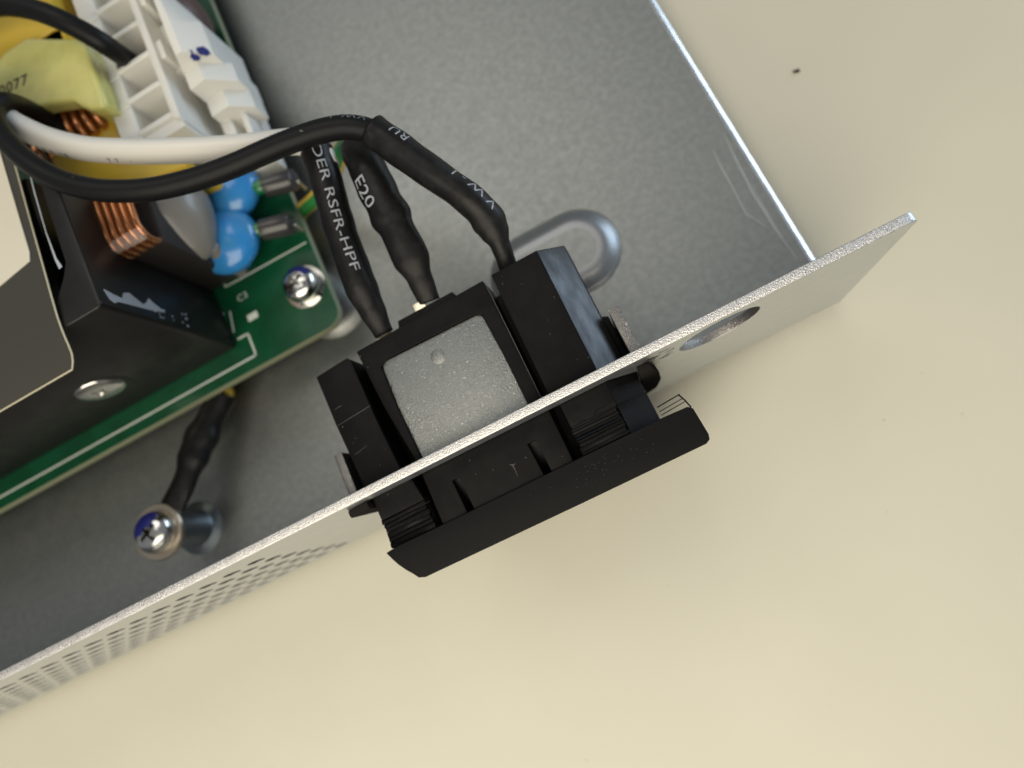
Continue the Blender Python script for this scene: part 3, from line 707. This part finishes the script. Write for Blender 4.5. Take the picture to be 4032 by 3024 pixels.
# long black lead looping across to the inlet
w2 = thing('wire', (-59.69, 43.55, 30.00), 'long black wire sweeping in front of the white wire to the inlet', 'wire', 'wires inside the tray')
PW = wire(w2, [(-85.08, 68.14, 22.00), (-86.47, 70.12, 24.00), (-86.65, 70.50, 27.00), (-86.21, 69.53, 30.00), (-85.65, 67.54, 33.00), (-86.10, 65.44, 34.50), (-85.43, 61.97, 35.50), (-83.90, 57.67, 36.00), (-81.78, 53.41, 36.00), (-79.26, 49.81, 35.50), (-75.94, 46.77, 35.00), (-72.39, 44.60, 34.50), (-68.70, 43.02, 34.00), (-64.24, 41.83, 33.50), (-59.56, 40.97, 33.20), (-54.77, 40.41, 33.00), (-51.23, 39.75, 33.00), (-47.86, 38.85, 33.00), (-45.09, 37.67, 32.80), (-43.04, 36.09, 32.20), (-41.62, 33.89, 31.50)], 1.35, 'pvc_black')
Ltot = sum((PW[i+1]-PW[i]).length for i in range(len(PW)-1))
wrap_text('VW-1', 1.35, PW, 1.35, Ltot-3.5, 0.62, True, 1.25, 0.0, 0.8).build('printed_text', 'print_dim', w2, smooth=0)
wrap_text('105 C', 1.25, PW, 1.35, Ltot-12.5, 0.75, True, 1.3, 0.0, 0.8).build('printed_text', 'print_dim', w2, smooth=0)
P = spline([(-43.02, 36.34, 31.90), (-41.68, 33.86, 31.40), (-40.21, 30.98, 30.80), (-38.45, 27.68, 30.00), (-37.03, 24.97, 29.20), (-36.26, 22.87, 28.20), (-36.13, 20.87, 27.20), (-36.34, 19.00, 26.00), (-36.69, 17.24, 24.90)], 0.3)
R_ = lerp_list([(0, 1.98), (0.06, 1.88), (0.45, 1.82), (0.66, 1.8), (0.74, (1.95, 1.75)), (0.80, (1.65, 1.5)), (0.87, (1.15, 1.25)), (1, (1.1, 0.8))], len(P))
R_ = wrinkle(R_, 11); m = MB(); m.tube(P, R_, 28); m.build('heat_shrink', 'shrink', w2, smooth=180)
Ls = sum((P[i+1]-P[i]).length for i in range(len(P)-1))
wrap_text('VW-1', 1.75, P, R_, Ls*0.715, 0.78, True, 1.5, 0.0, 0.85).build('printed_text', 'print', w2, smooth=0)
wrap_text('RU', 1.75, P, R_, Ls*0.20, 0.70, True, 1.1, 0.0, 0.85).build('printed_text', 'print', w2, smooth=0)
# white lead
w3 = thing('wire', (-72.88, 55.15, 28.00), 'white wire running under the long black wire to the inlet', 'wire', 'wires inside the tray')
PWH = wire(w3, [(-90.71, 72.02, 31.00), (-88.01, 68.10, 31.50), (-85.16, 63.85, 32.00), (-81.57, 59.45, 32.00), (-77.14, 55.39, 31.80), (-72.05, 52.01, 31.50), (-66.98, 49.08, 31.20), (-62.05, 46.43, 30.80), (-57.67, 44.28, 30.50), (-54.40, 42.95, 30.20), (-51.85, 41.73, 29.80), (-50.52, 40.13, 29.00), (-50.59, 37.99, 28.40)], 1.55, 'pvc_white')
Lw = sum((PWH[i+1]-PWH[i]).length for i in range(len(PWH)-1))
wrap_text('AWM 18', 1.0, PWH, 1.55, Lw*0.26, -1.28, False, 1.6).build('printed_text', 'ink_black', w3, smooth=0)
wrap_text('77 -', 1.0, PWH, 1.55, Lw*0.46, -1.25, False, 2.2).build('printed_text', 'ink_black', w3, smooth=0)
P = spline([(-50.78, 40.29, 28.90), (-51.07, 37.49, 28.60), (-51.60, 34.45, 28.20), (-52.31, 30.49, 27.60), (-52.75, 26.73, 27.00), (-53.13, 23.29, 26.40), (-53.24, 20.27, 25.60), (-53.33, 17.39, 24.70)], 0.3)
R_ = lerp_list([(0, 1.95), (0.06, 1.88), (0.55, 1.88), (0.72, (1.95, 1.75)), (0.86, (1.6, 1.2)), (1, (1.2, 0.75))], len(P))
R_ = wrinkle(R_, 23); m = MB(); m.tube(P, R_, 28); m.build('heat_shrink', 'shrink', w3, smooth=180)
wrap_text('DER RSFR-HPF', 2.5, P, R_, 0.1, 0.40, False, 1.0, -0.004, 0.62).build('printed_text', 'print', w3, smooth=0)
# earth lead, green and yellow
w4 = thing('wire', (-49.94, 42.84, 22.00), 'green and yellow earth wire passing under the board to the earth screw', 'wire', 'wires inside the tray')
pts4 = [(-45.54, 36.48, 27.60), (-45.63, 39.04, 27.20), (-46.96, 41.65, 25.50), (-49.15, 43.69, 22.50), (-51.67, 44.89, 19.00), (-54.49, 46.08, 15.00), (-58.28, 47.58, 11.00), (-62.92, 49.57, 7.00), (-68.17, 50.39, 4.60), (-80, 60, 3.8), (-90, 50, 3.6), (-92.5, 40, 3.6), (-93.2, 33, 4.2), (-87.09, 29.84, 5.00), (-88.92, 27.80, 5.60)]
P4 = wire(w4, pts4, 1.15, 'pvc_yellow')
m = MB(); k4 = int(len(P4)*0.02); m.tube(P4[k4:-14], 1.18, 8, arc=(0.3, 1.9)); m.build('green_stripe', 'pvc_green', w4, smooth=180)
P = spline([(-46.52, 39.36, 27.60), (-46.27, 36.06, 27.80), (-46.24, 32.41, 27.80), (-46.15, 29.48, 27.60), (-46.13, 26.68, 27.30), (-46.14, 23.95, 26.90), (-46.31, 21.44, 26.20), (-46.57, 18.95, 25.40), (-46.70, 18.10, 25.10)], 0.3)
R_ = lerp_list([(0, (1.9, 1.6)), (0.08, (2.2, 1.85)), (0.40, (2.3, 1.9)), (0.50, (2.45, 1.85)), (0.58, (2.1, 1.6)), (0.76, (2.2, 1.2)), (0.87, (1.5, 0.85)), (1, (1.35, 0.6))], len(P))
R_ = wrinkle(R_, 37); m = MB(); m.tube(P, R_, 28); m.build('heat_shrink', 'shrink', w4, smooth=180)
wrap_text('E20', 2.7, P, R_, 5.2, -0.52, False, 1.0, 0.0, 0.75).build('printed_text', 'print', w4, smooth=0)
P = spline([(-87.47, 29.40, 5.30), (-89.22, 27.51, 5.80), (-91.09, 25.54, 6.40), (-92.99, 23.39, 7.00), (-94.94, 20.60, 7.80), (-96.71, 17.96, 8.60), (-99.03, 15.64, 9.20)], 0.3)
R_ = lerp_list([(0, (2.3, 2.0)), (0.25, (2.2, 1.9)), (0.38, (2.75, 2.1)), (0.55, (2.6, 1.9)), (0.72, (1.95, 1.3)), (1, (2.1, 0.7))], len(P))
R_ = wrinkle(R_, 37); m = MB(); m.tube(P, R_, 28); m.build('heat_shrink', 'shrink', w4, smooth=180)
m = MB(); m.lathe((-102.0, 13.0, 8.72), [(1.7, 0.0), (3.5, 0.0), (3.5, 0.55), (1.7, 0.55)], 36, cap=False)
m.build('ring_terminal', 'tin', w4, bevel=0.06)
